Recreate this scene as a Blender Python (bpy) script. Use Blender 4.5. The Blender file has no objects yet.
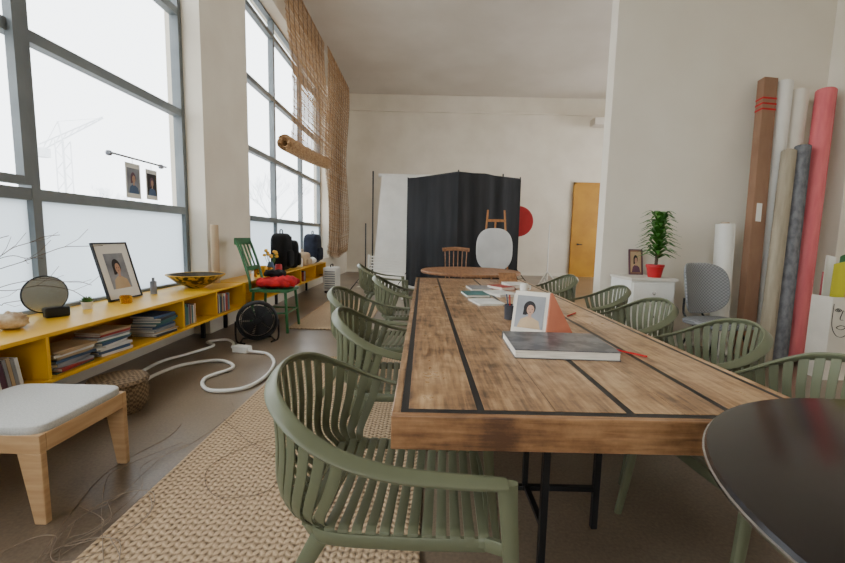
import bpy, bmesh, math, random
from mathutils import Vector, Matrix, Euler
random.seed(7)
V=Vector
SC=bpy.context.scene
COL=SC.collection
def L(c):
    out=[]
    for v in c:
        v=v/255.0
        out.append(v/12.92 if v<=0.04045 else ((v+0.055)/1.055)**2.4)
    return (out[0],out[1],out[2],1.0)

# ---------------------------------------------------------------- materials
def newmat(name):
    m=bpy.data.materials.new(name); m.use_nodes=True
    nt=m.node_tree
    return m,nt,nt.nodes['Principled BSDF']
def pm(name,c1,c2=None,scale=8,stretch=(1,1,1),rough=.5,metal=0,bump=0,detail=5,spec=.5,coat=0,lo=.35,hi=.65,trans=0,ior=1.45):
    m,nt,b=newmat(name)
    b.inputs['Roughness'].default_value=rough
    b.inputs['Metallic'].default_value=metal
    b.inputs['Specular IOR Level'].default_value=spec
    b.inputs['Coat Weight'].default_value=coat
    b.inputs['Transmission Weight'].default_value=trans
    b.inputs['IOR'].default_value=ior
    if c2 is None: c2=tuple(max(0,v*.88) for v in c1)
    tc=nt.nodes.new('ShaderNodeTexCoord'); mp=nt.nodes.new('ShaderNodeMapping')
    mp.inputs['Scale'].default_value=stretch
    nz=nt.nodes.new('ShaderNodeTexNoise'); nz.inputs['Scale'].default_value=scale; nz.inputs['Detail'].default_value=detail
    rp=nt.nodes.new('ShaderNodeValToRGB')
    rp.color_ramp.elements[0].position=lo; rp.color_ramp.elements[1].position=hi
    rp.color_ramp.elements[0].color=L(c2); rp.color_ramp.elements[1].color=L(c1)
    k=nt.links.new
    k(tc.outputs['Object'],mp.inputs['Vector']); k(mp.outputs[0],nz.inputs['Vector'])
    k(nz.outputs['Fac'],rp.inputs['Fac']); k(rp.outputs[0],b.inputs['Base Color'])
    if bump>0:
        bp=nt.nodes.new('ShaderNodeBump'); bp.inputs['Strength'].default_value=bump; bp.inputs['Distance'].default_value=.01
        k(nz.outputs['Fac'],bp.inputs['Height']); k(bp.outputs[0],b.inputs['Normal'])
    return m
def mathn(nt,op,a,b=None):
    n=nt.nodes.new('ShaderNodeMath'); n.operation=op
    for i,v in enumerate((a,b)):
        if v is None: continue
        if isinstance(v,(int,float)): n.inputs[i].default_value=v
        else: nt.links.new(v,n.inputs[i])
    return n.outputs[0]

WALL=pm('wall_paint',(226,217,200),(217,207,189),scale=1.5,rough=.85,bump=.05)
WALLW=pm('wall_white_paint',(228,220,204),(221,212,195),scale=1.2,rough=.85,bump=.05)
CEIL=pm('ceiling_paint',(214,206,194),(204,195,182),scale=.8,rough=.9)
FRAME=pm('window_frame_grey',(118,124,126),(104,110,113),scale=3,rough=.5)
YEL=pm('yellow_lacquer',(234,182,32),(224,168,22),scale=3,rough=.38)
YELD=pm('yellow_door_paint_and_shelf_shade',(186,134,30),(170,118,22),scale=2,rough=.5)
GREEN=pm('sage_green_plastic',(104,107,83),(94,97,74),scale=2,rough=.36)
BLACK=pm('black_metal',(24,24,26),(16,16,18),scale=5,rough=.45)
BLKG=pm('black_gloss_laminate',(32,27,27),(27,22,22),scale=2,rough=.17,spec=.55)
BLKF=pm('black_fabric',(14,14,16),(8,8,9),scale=30,rough=.95,bump=.2)
WHITE=pm('white_plastic',(232,230,222),(222,220,212),scale=3,rough=.45)
OFFW=pm('matte_grey_white_board',(204,205,203),(192,193,192),scale=3,rough=.6)
PAPER=pm('white_paper',(232,229,221),(222,219,210),scale=3,rough=.8)
PAGES=pm('page_edges',(232,226,212),(205,198,184),scale=60,stretch=(.2,.2,6),rough=.9)
PLY=pm('birch_plywood',(200,164,122),(180,142,100),scale=4,stretch=(1,1,8),rough=.5)
OAK=pm('oak_wood',(156,112,76),(120,82,52),scale=4,stretch=(8,1,8),rough=.5)
PINE=pm('pine_wood',(186,130,80),(158,104,60),scale=5,stretch=(8,8,1),rough=.5)
GREYC=pm('offwhite_cushion_fabric',(200,199,194),(182,181,176),scale=150,rough=.95,bump=.1)
KRAFT=pm('kraft_cardboard',(146,112,88),(136,102,79),scale=3,stretch=(3,3,1),rough=.85)
KRAFTL=pm('light_cardboard',(190,166,134),(178,152,122),scale=6,rough=.8)
REDC=pm('red_cloth',(206,30,34),(160,18,24),scale=12,rough=.85,bump=.3)
REDP=pm('red_pot',(186,34,40),(170,26,32),scale=4,rough=.4)
PINK=pm('coral_pink_vinyl',(220,116,118),(206,98,104),scale=3,stretch=(6,6,1),rough=.5)
KHAKI=pm('khaki_canvas',(170,159,138),(150,138,118),scale=3,stretch=(8,8,1),rough=.9)
FELT=pm('grey_felt',(122,122,124),(94,94,97),scale=14,stretch=(2,2,1),rough=.95)
CREAM=pm('cream_vinyl',(222,214,200),(208,200,186),scale=3,rough=.6)
DGREEN=pm('green_painted_metal',(52,112,66),(42,94,54),scale=5,rough=.4)
YGREEN=pm('yellow_green_card',(204,198,50),(190,182,40),scale=3,rough=.6)
LEAF=pm('leaf_green',(72,128,44),(40,88,28),scale=14,rough=.45)
TWIG=pm('twig_bark',(104,88,76),(80,66,56),scale=30,rough=.9)
WIRE=pm('tan_cable_rubber',(146,128,108),(120,104,88),scale=20,rough=.6)
CHROME=pm('brushed_steel',(190,190,192),(176,176,178),scale=20,rough=.25,metal=1)
SHELLM=pm('shell_surface',(222,202,170),(176,140,98),scale=18,rough=.4,bump=.3)
NAVY=pm('navy_cloth',(40,46,62),(26,30,44),scale=10,rough=.9,bump=.3)
SOIL=pm('soil',(52,38,28),(34,24,18),scale=60,rough=1,bump=.5)
SKIN=pm('printed_tan',(190,150,126),(172,130,106),scale=6,rough=.7)
PRB=pm('printed_dark',(46,40,40),(30,26,28),scale=6,rough=.7)
PRC=pm('printed_grey',(150,152,158),(110,112,120),scale=6,rough=.7)
PRO=pm('printed_orange',(206,128,98),(190,108,82),scale=6,rough=.6)
PALE=pm('painted_haze_grey',(238,240,242),(230,232,235),scale=3,rough=1)  # near-white base colour imitates distance haze on crane and trees
GROUND=pm('snowy_ground',(190,190,188),(170,170,168),scale=.2,rough=1)
def book_mat(n,c,c2=None): return pm('book_cover_'+n,c,c2,scale=6,rough=.45)
BM=[book_mat('white',(226,224,218)),book_mat('charcoal',(52,52,58)),book_mat('red',(160,44,38)),book_mat('blue',(62,88,122)),
    book_mat('tan',(188,160,122)),book_mat('grey',(146,146,148)),book_mat('teal',(64,112,112)),book_mat('plum',(94,58,76))]
COVER=pm('book_cover_patterned',(104,104,106),(60,62,70),scale=16,rough=.3,lo=.44,hi=.58)
GOLD=pm('gold_and_black_glaze',(190,156,70),(44,38,30),scale=16,rough=.3,metal=.3,lo=.47,hi=.55)
BOWLIN=pm('dark_bowl_glaze',(84,74,58),(44,38,32),scale=9,rough=.3)
GLASSY=pm('amber_glass',(236,190,60),(226,176,50),scale=3,rough=.08,trans=.8)
MIRROR=pm('mirror_silver',(214,218,220),(208,212,214),scale=2,rough=.22,metal=1)

def glass_mat():
    m=bpy.data.materials.new('clear_window_glass'); m.use_nodes=True; nt=m.node_tree
    nt.nodes.clear()
    o=nt.nodes.new('ShaderNodeOutputMaterial'); t=nt.nodes.new('ShaderNodeBsdfTransparent'); g=nt.nodes.new('ShaderNodeBsdfGlossy')
    g.inputs['Roughness'].default_value=.02
    t.inputs['Color'].default_value=(.97,.985,.99,1)
    mx=nt.nodes.new('ShaderNodeMixShader'); mx.inputs[0].default_value=.05
    nt.links.new(t.outputs[0],mx.inputs[1]); nt.links.new(g.outputs[0],mx.inputs[2]); nt.links.new(mx.outputs[0],o.inputs[0])
    return m
def frost_mat():
    m=bpy.data.materials.new('frosted_window_film'); m.use_nodes=True; nt=m.node_tree
    nt.nodes.clear()
    o=nt.nodes.new('ShaderNodeOutputMaterial'); t=nt.nodes.new('ShaderNodeBsdfTranslucent'); g=nt.nodes.new('ShaderNodeBsdfDiffuse')
    nz=nt.nodes.new('ShaderNodeTexNoise'); nz.inputs['Scale'].default_value=1.5
    rp=nt.nodes.new('ShaderNodeValToRGB'); rp.color_ramp.elements[0].color=(.66,.72,.76,1); rp.color_ramp.elements[1].color=(.8,.84,.86,1)
    nt.links.new(nz.outputs['Fac'],rp.inputs[0]); nt.links.new(rp.outputs[0],t.inputs['Color']); nt.links.new(rp.outputs[0],g.inputs['Color'])
    mx=nt.nodes.new('ShaderNodeMixShader'); mx.inputs[0].default_value=.2
    nt.links.new(t.outputs[0],mx.inputs[1]); nt.links.new(g.outputs[0],mx.inputs[2]); nt.links.new(mx.outputs[0],o.inputs[0])
    return m
GLASS=glass_mat(); FROST=frost_mat()

def floor_mat():
    m,nt,b=newmat('worn_concrete_floor')
    tc=nt.nodes.new('ShaderNodeTexCoord')
    n1=nt.nodes.new('ShaderNodeTexNoise'); n1.inputs['Scale'].default_value=.9; n1.inputs['Detail'].default_value=8
    n2=nt.nodes.new('ShaderNodeTexNoise'); n2.inputs['Scale'].default_value=70; n2.inputs['Detail'].default_value=3
    nt.links.new(tc.outputs['Object'],n1.inputs['Vector']); nt.links.new(tc.outputs['Object'],n2.inputs['Vector'])
    s=mathn(nt,'ADD',mathn(nt,'MULTIPLY',n1.outputs['Fac'],.7),mathn(nt,'MULTIPLY',n2.outputs['Fac'],.3))
    rp=nt.nodes.new('ShaderNodeValToRGB'); rp.color_ramp.elements[0].position=.35; rp.color_ramp.elements[1].position=.65
    rp.color_ramp.elements[0].color=L((94,79,64)); rp.color_ramp.elements[1].color=L((138,121,101))
    nt.links.new(s,rp.inputs[0]); nt.links.new(rp.outputs[0],b.inputs['Base Color'])
    b.inputs['Roughness'].default_value=.3
    bp=nt.nodes.new('ShaderNodeBump'); bp.inputs['Strength'].default_value=.1; bp.inputs['Distance'].default_value=.01
    nt.links.new(s,bp.inputs['Height']); nt.links.new(bp.outputs[0],b.inputs['Normal'])
    return m
FLOOR=floor_mat()

def rug_mat():
    m,nt,b=newmat('woven_sisal')
    tc=nt.nodes.new('ShaderNodeTexCoord'); sp=nt.nodes.new('ShaderNodeSeparateXYZ'); nt.links.new(tc.outputs['Object'],sp.inputs[0])
    x=mathn(nt,'MULTIPLY',sp.outputs[0],20.0)
    tri=mathn(nt,'ABSOLUTE',mathn(nt,'SUBTRACT',mathn(nt,'FRACT',x),.5))
    y=mathn(nt,'ADD',mathn(nt,'MULTIPLY',sp.outputs[1],30.0),mathn(nt,'MULTIPLY',tri,1.0))
    s=mathn(nt,'SINE',mathn(nt,'MULTIPLY',y,6.283))
    e=mathn(nt,'SINE',mathn(nt,'MULTIPLY',tri,6.283))
    h=mathn(nt,'ADD',mathn(nt,'MULTIPLY',mathn(nt,'ADD',s,1.0),.28),mathn(nt,'MULTIPLY',e,.4))
    nz=nt.nodes.new('ShaderNodeTexNoise'); nz.inputs['Scale'].default_value=60; nz.inputs['Detail'].default_value=5; nt.links.new(tc.outputs['Object'],nz.inputs['Vector'])
    h2=mathn(nt,'ADD',h,mathn(nt,'MULTIPLY',mathn(nt,'SUBTRACT',nz.outputs['Fac'],.5),1.1))
    rp=nt.nodes.new('ShaderNodeValToRGB'); rp.color_ramp.elements[0].position=.05; rp.color_ramp.elements[1].position=.7
    rp.color_ramp.elements[0].color=L((108,86,64)); rp.color_ramp.elements[1].color=L((192,164,129))
    nt.links.new(h2,rp.inputs[0]); nt.links.new(rp.outputs[0],b.inputs['Base Color'])
    b.inputs['Roughness'].default_value=.95
    bp=nt.nodes.new('ShaderNodeBump'); bp.inputs['Strength'].default_value=.6; bp.inputs['Distance'].default_value=.012
    nt.links.new(h2,bp.inputs['Height']); nt.links.new(bp.outputs[0],b.inputs['Normal'])
    return m
RUG=rug_mat()

def plank_mat(name,dark,mid,light,axis=1,pw=.2,rough=.42):
    m,nt,b=newmat(name)
    tc=nt.nodes.new('ShaderNodeTexCoord'); sp=nt.nodes.new('ShaderNodeSeparateXYZ'); nt.links.new(tc.outputs['Object'],sp.inputs[0])
    cross=sp.outputs[0] if axis==1 else sp.outputs[1]
    pid=mathn(nt,'FLOOR',mathn(nt,'DIVIDE',cross,pw))
    cb=nt.nodes.new('ShaderNodeCombineXYZ')
    st=(42,3.2) if axis==1 else (3.2,42)
    nt.links.new(mathn(nt,'MULTIPLY',sp.outputs[0],st[0]),cb.inputs[0])
    nt.links.new(mathn(nt,'ADD',mathn(nt,'MULTIPLY',sp.outputs[1],st[1]),mathn(nt,'MULTIPLY',pid,13.7)),cb.inputs[1])
    nt.links.new(mathn(nt,'MULTIPLY',sp.outputs[2],42),cb.inputs[2])
    kb=nt.nodes.new('ShaderNodeCombineXYZ')
    ks=(6.0,2.4) if axis==1 else (2.4,6.0)
    nt.links.new(mathn(nt,'MULTIPLY',sp.outputs[0],ks[0]),kb.inputs[0]); nt.links.new(mathn(nt,'MULTIPLY',sp.outputs[1],ks[1]),kb.inputs[1])
    vo=nt.nodes.new('ShaderNodeTexVoronoi'); vo.inputs['Scale'].default_value=1.0; nt.links.new(kb.outputs[0],vo.inputs['Vector'])
    mr=nt.nodes.new('ShaderNodeMapRange'); mr.inputs['From Min'].default_value=.03; mr.inputs['From Max'].default_value=.16; mr.inputs['To Min'].default_value=1; mr.inputs['To Max'].default_value=0
    nt.links.new(vo.outputs['Distance'],mr.inputs['Value'])
    n1=nt.nodes.new('ShaderNodeTexNoise'); n1.inputs['Scale'].default_value=1.6; n1.inputs['Detail'].default_value=9; n1.inputs['Distortion'].default_value=.4
    nt.links.new(cb.outputs[0],n1.inputs['Vector'])
    n2=nt.nodes.new('ShaderNodeTexNoise'); n2.inputs['Scale'].default_value=6; n2.inputs['Detail'].default_value=8; n2.inputs['Roughness'].default_value=.7
    nt.links.new(tc.outputs['Object'],n2.inputs['Vector'])
    wn=nt.nodes.new('ShaderNodeTexWhiteNoise'); wn.noise_dimensions='1D'; nt.links.new(pid,wn.inputs['W'])
    f=mathn(nt,'ADD',mathn(nt,'MULTIPLY',n1.outputs['Fac'],.45),mathn(nt,'MULTIPLY',n2.outputs['Fac'],.55))
    f=mathn(nt,'ADD',f,mathn(nt,'MULTIPLY',mathn(nt,'SUBTRACT',wn.outputs['Value'],.5),.10))
    f=mathn(nt,'SUBTRACT',f,mathn(nt,'MULTIPLY',mr.outputs[0],.15))
    rp=nt.nodes.new('ShaderNodeValToRGB'); cr_=rp.color_ramp
    cr_.elements[0].position=.32; cr_.elements[0].color=L(dark)
    cr_.elements[1].position=.60; cr_.elements[1].color=L(light)
    e=cr_.elements.new(.46); e.color=L(mid)
    nt.links.new(f,rp.inputs[0]); nt.links.new(rp.outputs[0],b.inputs['Base Color'])
    rr=mathn(nt,'ADD',mathn(nt,'MULTIPLY',n2.outputs['Fac'],-.35),rough+.18); nt.links.new(rr,b.inputs['Roughness'])
    bp=nt.nodes.new('ShaderNodeBump'); bp.inputs['Strength'].default_value=.3; bp.inputs['Distance'].default_value=.006
    nt.links.new(f,bp.inputs['Height']); nt.links.new(bp.outputs[0],b.inputs['Normal'])
    return m
TTOP=plank_mat('weathered_oak_planks',(80,56,36),(146,110,75),(188,154,114),1,.215,rough=.32)
TEDGE=plank_mat('oak_edge_board',(80,52,32),(130,92,58),(162,122,84),0,3)

def weave_mat(name,c1,c2,sx,sy,sz):
    m,nt,b=newmat(name)
    tc=nt.nodes.new('ShaderNodeTexCoord'); mp=nt.nodes.new('ShaderNodeMapping'); mp.inputs['Scale'].default_value=(sx,sy,sz)
    ck=nt.nodes.new('ShaderNodeTexChecker'); ck.inputs['Scale'].default_value=1
    ck.inputs['Color1'].default_value=L(c1); ck.inputs['Color2'].default_value=L(c2)
    nt.links.new(tc.outputs['Object'],mp.inputs[0]); nt.links.new(mp.outputs[0],ck.inputs[0]); nt.links.new(ck.outputs[0],b.inputs['Base Color'])
    bp=nt.nodes.new('ShaderNodeBump'); bp.inputs['Strength'].default_value=.6; bp.inputs['Distance'].default_value=.01
    nt.links.new(ck.outputs['Fac'],bp.inputs['Height']); nt.links.new(bp.outputs[0],b.inputs['Normal'])
    b.inputs['Roughness'].default_value=.8
    return m
BASK=weave_mat('woven_seagrass',(142,118,90),(96,78,58),50,50,60)
GPAT=weave_mat('grey_patterned_upholstery',(142,143,144),(112,113,116),60,.01,60)
GSEAT=pm('dark_grey_upholstery',(96,96,98),(80,80,84),scale=60,rough=.9,bump=.2)
REED=pm('dried_reed',(190,152,108),(134,98,64),scale=9,stretch=(6,1,14),rough=.8)

# ---------------------------------------------------------------- mesh builder
def cr(pts,n=6,closed=False):
    P=[V(p) for p in pts]; out=[]
    N=len(P)
    rng=range(N if closed else N-1)
    for i in rng:
        if closed: a,b,c,d=P[(i-1)%N],P[i],P[(i+1)%N],P[(i+2)%N]
        else:
            a=P[i-1] if i>0 else P[i]*2-P[i+1]; b=P[i]; c=P[i+1]; d=P[i+2] if i+2<N else P[i+1]*2-P[i]
        for k in range(n):
            t=k/n
            out.append(.5*((2*b)+(c-a)*t+(2*a-5*b+4*c-d)*t*t+(3*b-a-3*c+d)*t**3))
    if not closed: out.append(P[-1])
    return out
class M:
    def __init__(s): s.bm=bmesh.new(); s.mi=0
    def _f(s,vs):
        try:
            f=s.bm.faces.new(vs); f.material_index=s.mi; return f
        except ValueError: return None
    def box(s,c,size,rot=None):
        c=V(c); hx,hy,hz=size[0]/2,size[1]/2,size[2]/2
        R=Euler(rot).to_matrix() if rot else Matrix.Identity(3)
        v=[s.bm.verts.new(c+R@V((x*hx,y*hy,z*hz))) for x in(-1,1) for y in(-1,1) for z in(-1,1)]
        for q in((0,1,3,2),(4,6,7,5),(0,4,5,1),(2,3,7,6),(0,2,6,4),(1,5,7,3)): s._f([v[i] for i in q])
        return s
    def b2(s,lo,hi):
        return s.box([(a+b)/2 for a,b in zip(lo,hi)],[b-a for a,b in zip(lo,hi)])
    def hexa(s,bot,top):
        v=[s.bm.verts.new(V(p)) for p in bot+top]; n=len(bot)
        s._f(v[:n][::-1]); s._f(v[n:])
        for i in range(n):
            j=(i+1)%n; s._f([v[i],v[j],v[n+j],v[n+i]])
        return s
    def lathe(s,prof,c=(0,0,0),n=28,rot=None,cap=True):
        c=V(c); R=Euler(rot).to_matrix() if rot else Matrix.Identity(3); rings=[]
        for r,z in prof:
            if r<1e-5: rings.append([s.bm.verts.new(c+R@V((0,0,z)))])
            else: rings.append([s.bm.verts.new(c+R@V((r*math.cos(2*math.pi*i/n),r*math.sin(2*math.pi*i/n),z))) for i in range(n)])
        for a,b in zip(rings,rings[1:]):
            for i in range(n):
                j=(i+1)%n
                if len(a)==1 and len(b)==1: continue
                if len(a)==1: s._f([a[0],b[i],b[j]][::-1])
                elif len(b)==1: s._f([a[i],a[j],b[0]])
                else: s._f([a[i],a[j],b[j],b[i]])
        if cap:
            if len(rings[0])>1: s._f(rings[0][::-1])
            if len(rings[-1])>1: s._f(rings[-1])
        return s
    def cyl(s,p0,p1,r0,r1=None,n=12):
        if r1 is None: r1=r0
        return s.sweep([p0,p1],None,[r0,r1],[r0,r1],n=n,round_=True)
    def sweep(s,pts,hint,w,t,n=8,closed=False,round_=False):
        P=[V(p) for p in pts]; N=len(P)
        if not isinstance(w,(list,tuple)): w=[w]*N
        if not isinstance(t,(list,tuple)): t=[t]*N
        rings=[]; prev=None
        for i,p in enumerate(P):
            if closed: T=(P[(i+1)%N]-P[i-1])
            else: T=P[min(i+1,N-1)]-P[max(i-1,0)]
            if T.length<1e-9: T=V((0,0,1))
            T.normalize()
            if hint is None:
                h=prev if prev is not None else (V((1,0,0)) if abs(T.x)<.8 else V((0,1,0)))
            else: h=V(hint[i]) if isinstance(hint,list) else V(hint)
            sd=h-T*h.dot(T)
            if sd.length<1e-6: sd=T.orthogonal()
            sd.normalize(); nn=T.cross(sd); prev=sd
            ring=[]
            for k in range(n):
                a=2*math.pi*(k+.5)/n
                ca,sa=math.cos(a),math.sin(a)
                if not round_:
                    ca=math.copysign(abs(ca)**.55,ca); sa=math.copysign(abs(sa)**.55,sa)
                ring.append(s.bm.verts.new(p+sd*ca*w[i]+nn*sa*t[i]))
            rings.append(ring)
        M_=N if closed else N-1
        for i in range(M_):
            a,b=rings[i],rings[(i+1)%N]
            for k in range(n):
                j=(k+1)%n; s._f([a[k],a[j],b[j],b[k]])
        if not closed: s._f(rings[0][::-1]); s._f(rings[-1])
        return s
    def tube(s,pts,r,n=8,closed=False): return s.sweep(pts,None,r,r,n=n,closed=closed,round_=True)
    def grid(s,fn,nu,nv):
        g=[[s.bm.verts.new(V(fn(i/nu,j/nv))) for j in range(nv+1)] for i in range(nu+1)]
        for i in range(nu):
            for j in range(nv): s._f([g[i][j],g[i+1][j],g[i+1][j+1],g[i][j+1]])
        return s
    def sup(s,c,size,e=.4,n=20,fn=None,rot=None):
        c=V(c); R=Euler(rot).to_matrix() if rot else Matrix.Identity(3)
        def pw(v): return math.copysign(abs(v)**e,v)
        m=n//2; rings=[]
        for i in range(m+1):
            ph=-math.pi/2+math.pi*i/m
            if i in(0,m):
                p=V((0,0,pw(math.sin(ph))*size[2]/2))
                if fn: p=V(fn(p))
                rings.append([s.bm.verts.new(c+R@p)]); continue
            ring=[]
            for k in range(n):
                a=2*math.pi*k/n
                p=V((pw(math.cos(ph))*pw(math.cos(a))*size[0]/2,pw(math.cos(ph))*pw(math.sin(a))*size[1]/2,pw(math.sin(ph))*size[2]/2))
                if fn: p=V(fn(p))
                ring.append(s.bm.verts.new(c+R@p))
            rings.append(ring)
        for a,b in zip(rings,rings[1:]):
            for k in range(n):
                j=(k+1)%n
                if len(a)==1: s._f([a[0],b[j],b[k]])
                elif len(b)==1: s._f([a[k],a[j],b[0]])
                else: s._f([a[k],a[j],b[j],b[k]])
        return s
    def poly(s,pts): s._f([s.bm.verts.new(V(p)) for p in pts]); return s
    def disc(s,c,rx,rz,n=24,y=0):
        return s.poly([(c[0]+rx*math.cos(2*math.pi*i/n),y,c[1]+rz*math.sin(2*math.pi*i/n)) for i in range(n)])
    def obj(s,name,mats,parent=None,loc=(0,0,0),rot=(0,0,0),bevel=0,smooth=False,solid=0,nf=True):
        if nf: bmesh.ops.recalc_face_normals(s.bm,faces=s.bm.faces)
        me=bpy.data.meshes.new(name); s.bm.to_mesh(me); s.bm.free()
        if not isinstance(mats,(list,tuple)): mats=[mats]
        for m in mats: me.materials.append(m)
        o=bpy.data.objects.new(name,me); COL.objects.link(o)
        o.location=loc; o.rotation_euler=rot
        if parent: o.parent=parent
        if smooth:
            for p in me.polygons: p.use_smooth=True
            if smooth!='all':
                try: me.set_sharp_from_angle(angle=math.radians(40))
                except Exception: pass
        if solid:
            md=o.modifiers.new('solid','SOLIDIFY'); md.thickness=solid; md.offset=0
        if bevel:
            md=o.modifiers.new('bev','BEVEL'); md.width=bevel; md.segments=2; md.limit_method='ANGLE'; md.angle_limit=math.radians(40)
        return o
def tag(o,label,cat,group=None):
    o['label']=label; o['category']=cat
    if group: o['group']=group
    return o
def thing(name,label,cat,loc=(0,0,0),rz=0,group=None,rot=None):
    e=bpy.data.objects.new(name,None); e.empty_display_size=.1; COL.objects.link(e)
    e.location=loc; e.rotation_euler=rot if rot else (0,0,rz)
    return tag(e,label,cat,group)
def struct(o): o['kind']='structure'; return o
def dup(e,loc,rz=None,label=None,rot=None):
    n=e.copy(); COL.objects.link(n); n.location=loc
    if rz is not None: n.rotation_euler=(0,0,rz)
    if rot is not None: n.rotation_euler=rot
    if label: n['label']=label
    for c in list(e.children):
        k=c.copy(); COL.objects.link(k); k.parent=n
    return n

# ---------------------------------------------------------------- room shell
YB=14.0; ZC=5.85; YR=-3.5
struct(M().b2((-3.0,YR,-.12),(9.2,YB+.2,0)).obj('floor',FLOOR))
struct(M().b2((-3.1,YR,ZC),(9.2,YB+.2,ZC+.15)).obj('ceiling',CEIL))
struct(M().b2((-3.1,YB,0),(9.2,YB+.2,ZC)).obj('wall_back',WALL))
w=M()
w.b2((-3.0,YR,0),(-2.8,4.95,.62))
w.b2((-3.0,YR,5.1),(-2.7,4.95,ZC))
w.b2((-3.0,4.95,0),(-2.6,6.2,ZC))
w.b2((-3.0,6.2,0),(-2.6,11.3,.62))
w.b2((-3.0,6.2,5.1),(-2.6,11.3,ZC))
w.b2((-3.0,11.3,0),(-2.6,YB,ZC))
struct(w.obj('wall_left',WALL))
struct(M().b2((2.13,4.9,0),(4.9,5.08,ZC)).obj('wall_partition',WALLW))
w=M(); w.b2((4.7,YR,0),(4.9,4.9,ZC)); struct(w.obj('wall_right',WALLW))
w=M(); w.b2((9.0,5.0,0),(9.2,YB,1.0)); w.b2((9.0,5.0,4.6),(9.2,YB,ZC)); w.b2((9.0,5.0,1.0),(9.2,6.0,4.6)); w.b2((9.0,13.0,1.0),(9.2,YB,4.6)); w.b2((4.9,4.9,0),(9.2,5.08,ZC))
struct(w.obj('wall_annex',WALLW))  # unseen wall; its large opening is added to let sky light in
w=M(); w.b2((-3,YR-.2,0),(4.9,YR,1.2)); w.b2((-3,YR-.2,3.2),(4.9,YR,ZC)); w.b2((-3,YR-.2,1.2),(-1.0,YR,3.2)); w.b2((1.0,YR-.2,1.2),(4.9,YR,3.2))
struct(w.obj('wall_rear',WALLW))  # behind the camera; opening added to admit soft fill from the sky
struct(M().b2((-2.6,YB-.06,ZC-.55),(9,YB,ZC-.47)).obj('trim_1',WALL,bevel=.01))
struct(M().b2((5.2,YB-.9,4.8),(9.0,YB-.5,5.02)).obj('trim_2',CEIL,bevel=.02))
struct(M().b2((4.56,4.55,0),(4.7,4.9,ZC)).obj('trim_3',WALLW,bevel=.005))
struct(M().b2((-2.6,YB-.02,0),(9,YB,.1)).obj('baseboard_back',WALLW))
struct(M().b2((2.13,4.88,0),(4.56,4.9,.1)).obj('baseboard_partition',WALLW))
def window(name,y0,y1,mull,sash=None,x=-2.86):
    m=M(); d=.09; zt=[.62,1.49,2.6,3.7,4.8,5.1]
    for z in zt:
        t=.042 if z not in(.62,5.1) else .035
        m.b2((x-d/2,y0,z-t),(x+d/2,y1,z+t))
    for y in [y0+.03]+mull+[y1-.03]:
        m.b2((x-d/2-.004,y-.035,.62),(x+d/2+.004,y+.035,5.1))
    if sash:
        for (a,b,c,e) in sash:
            xx=x+.055
            for (p,q) in(((a,c),(a+.06,e)),((b-.06,c),(b,e)),((a+.061,c),(b-.061,c+.06)),((a+.061,e-.06),(b-.061,e))):
                m.b2((xx-.03,p[0],p[1]),(xx+.03,q[0],q[1]))
    m.mi=1; m.b2((x-.004,y0,1.49),(x+.004,y1,5.1))
    m.mi=2; m.b2((x-.004,y0,.62),(x+.004,y1,1.49))
    return struct(m.obj(name,[FRAME,GLASS,FROST]))
window('window_1',YR,4.95,[-.9,1.05,3.02],[(1.11,2.96,1.55,3.64)])
window('window_2',6.2,11.3,[7.9,9.6])
struct(M().b2((-2.82,YR,.6),(-2.6,4.95,.63)).obj('trim_4',YEL))
d=M(); d.b2((5.05,YB-.09,0),(6.3,YB-.03,3.08)); d.mi=1
d.b2((4.98,YB-.1,0),(5.05,YB,3.15)); d.b2((6.3,YB-.1,0),(6.37,YB,3.15)); d.b2((4.98,YB-.1,3.08),(6.37,YB,3.15))
d.mi=2; d.cyl((5.2,YB-.14,1.1),(5.2,YB-.09,1.1),.03); d.b2((5.18,YB-.16,1.08),(5.34,YB-.13,1.11))
struct(d.obj('door_1',[YELD,YELD,BLACK],bevel=.004))

# ---------------------------------------------------------------- outside
g=M().b2((-140,-60,-.5),(-3.2,160,-.3)).obj('ground',GROUND); struct(g)
cn=thing('tower_crane','haze-painted pale tower crane on a distant building site','crane',(-51.6,60,-.3))
m=M()
for sx in(-.6,.6):
    for sy in(-.6,.6): m.cyl((sx,sy,0),(sx,sy,14),.08,n=5)
for k in range(10):
    z=k*1.4; s=1 if k%2 else -1
    m.cyl((-.6*s,-.6,z),(.6*s,-.6,z+1.4),.06,n=4); m.cyl((-.6*s,.6,z),(.6*s,.6,z+1.4),.06,n=4)
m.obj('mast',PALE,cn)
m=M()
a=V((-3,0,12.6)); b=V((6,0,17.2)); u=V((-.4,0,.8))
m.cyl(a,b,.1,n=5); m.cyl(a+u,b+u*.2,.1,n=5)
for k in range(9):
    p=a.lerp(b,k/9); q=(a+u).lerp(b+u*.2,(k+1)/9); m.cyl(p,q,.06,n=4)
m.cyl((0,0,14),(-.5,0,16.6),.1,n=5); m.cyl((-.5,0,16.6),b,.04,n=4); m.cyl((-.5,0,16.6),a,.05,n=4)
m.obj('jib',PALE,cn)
m=M().b2((-3.6,-.5,11.6),(-2.2,.5,12.9)).obj('counterweight',PALE,cn,bevel=.05)
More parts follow.
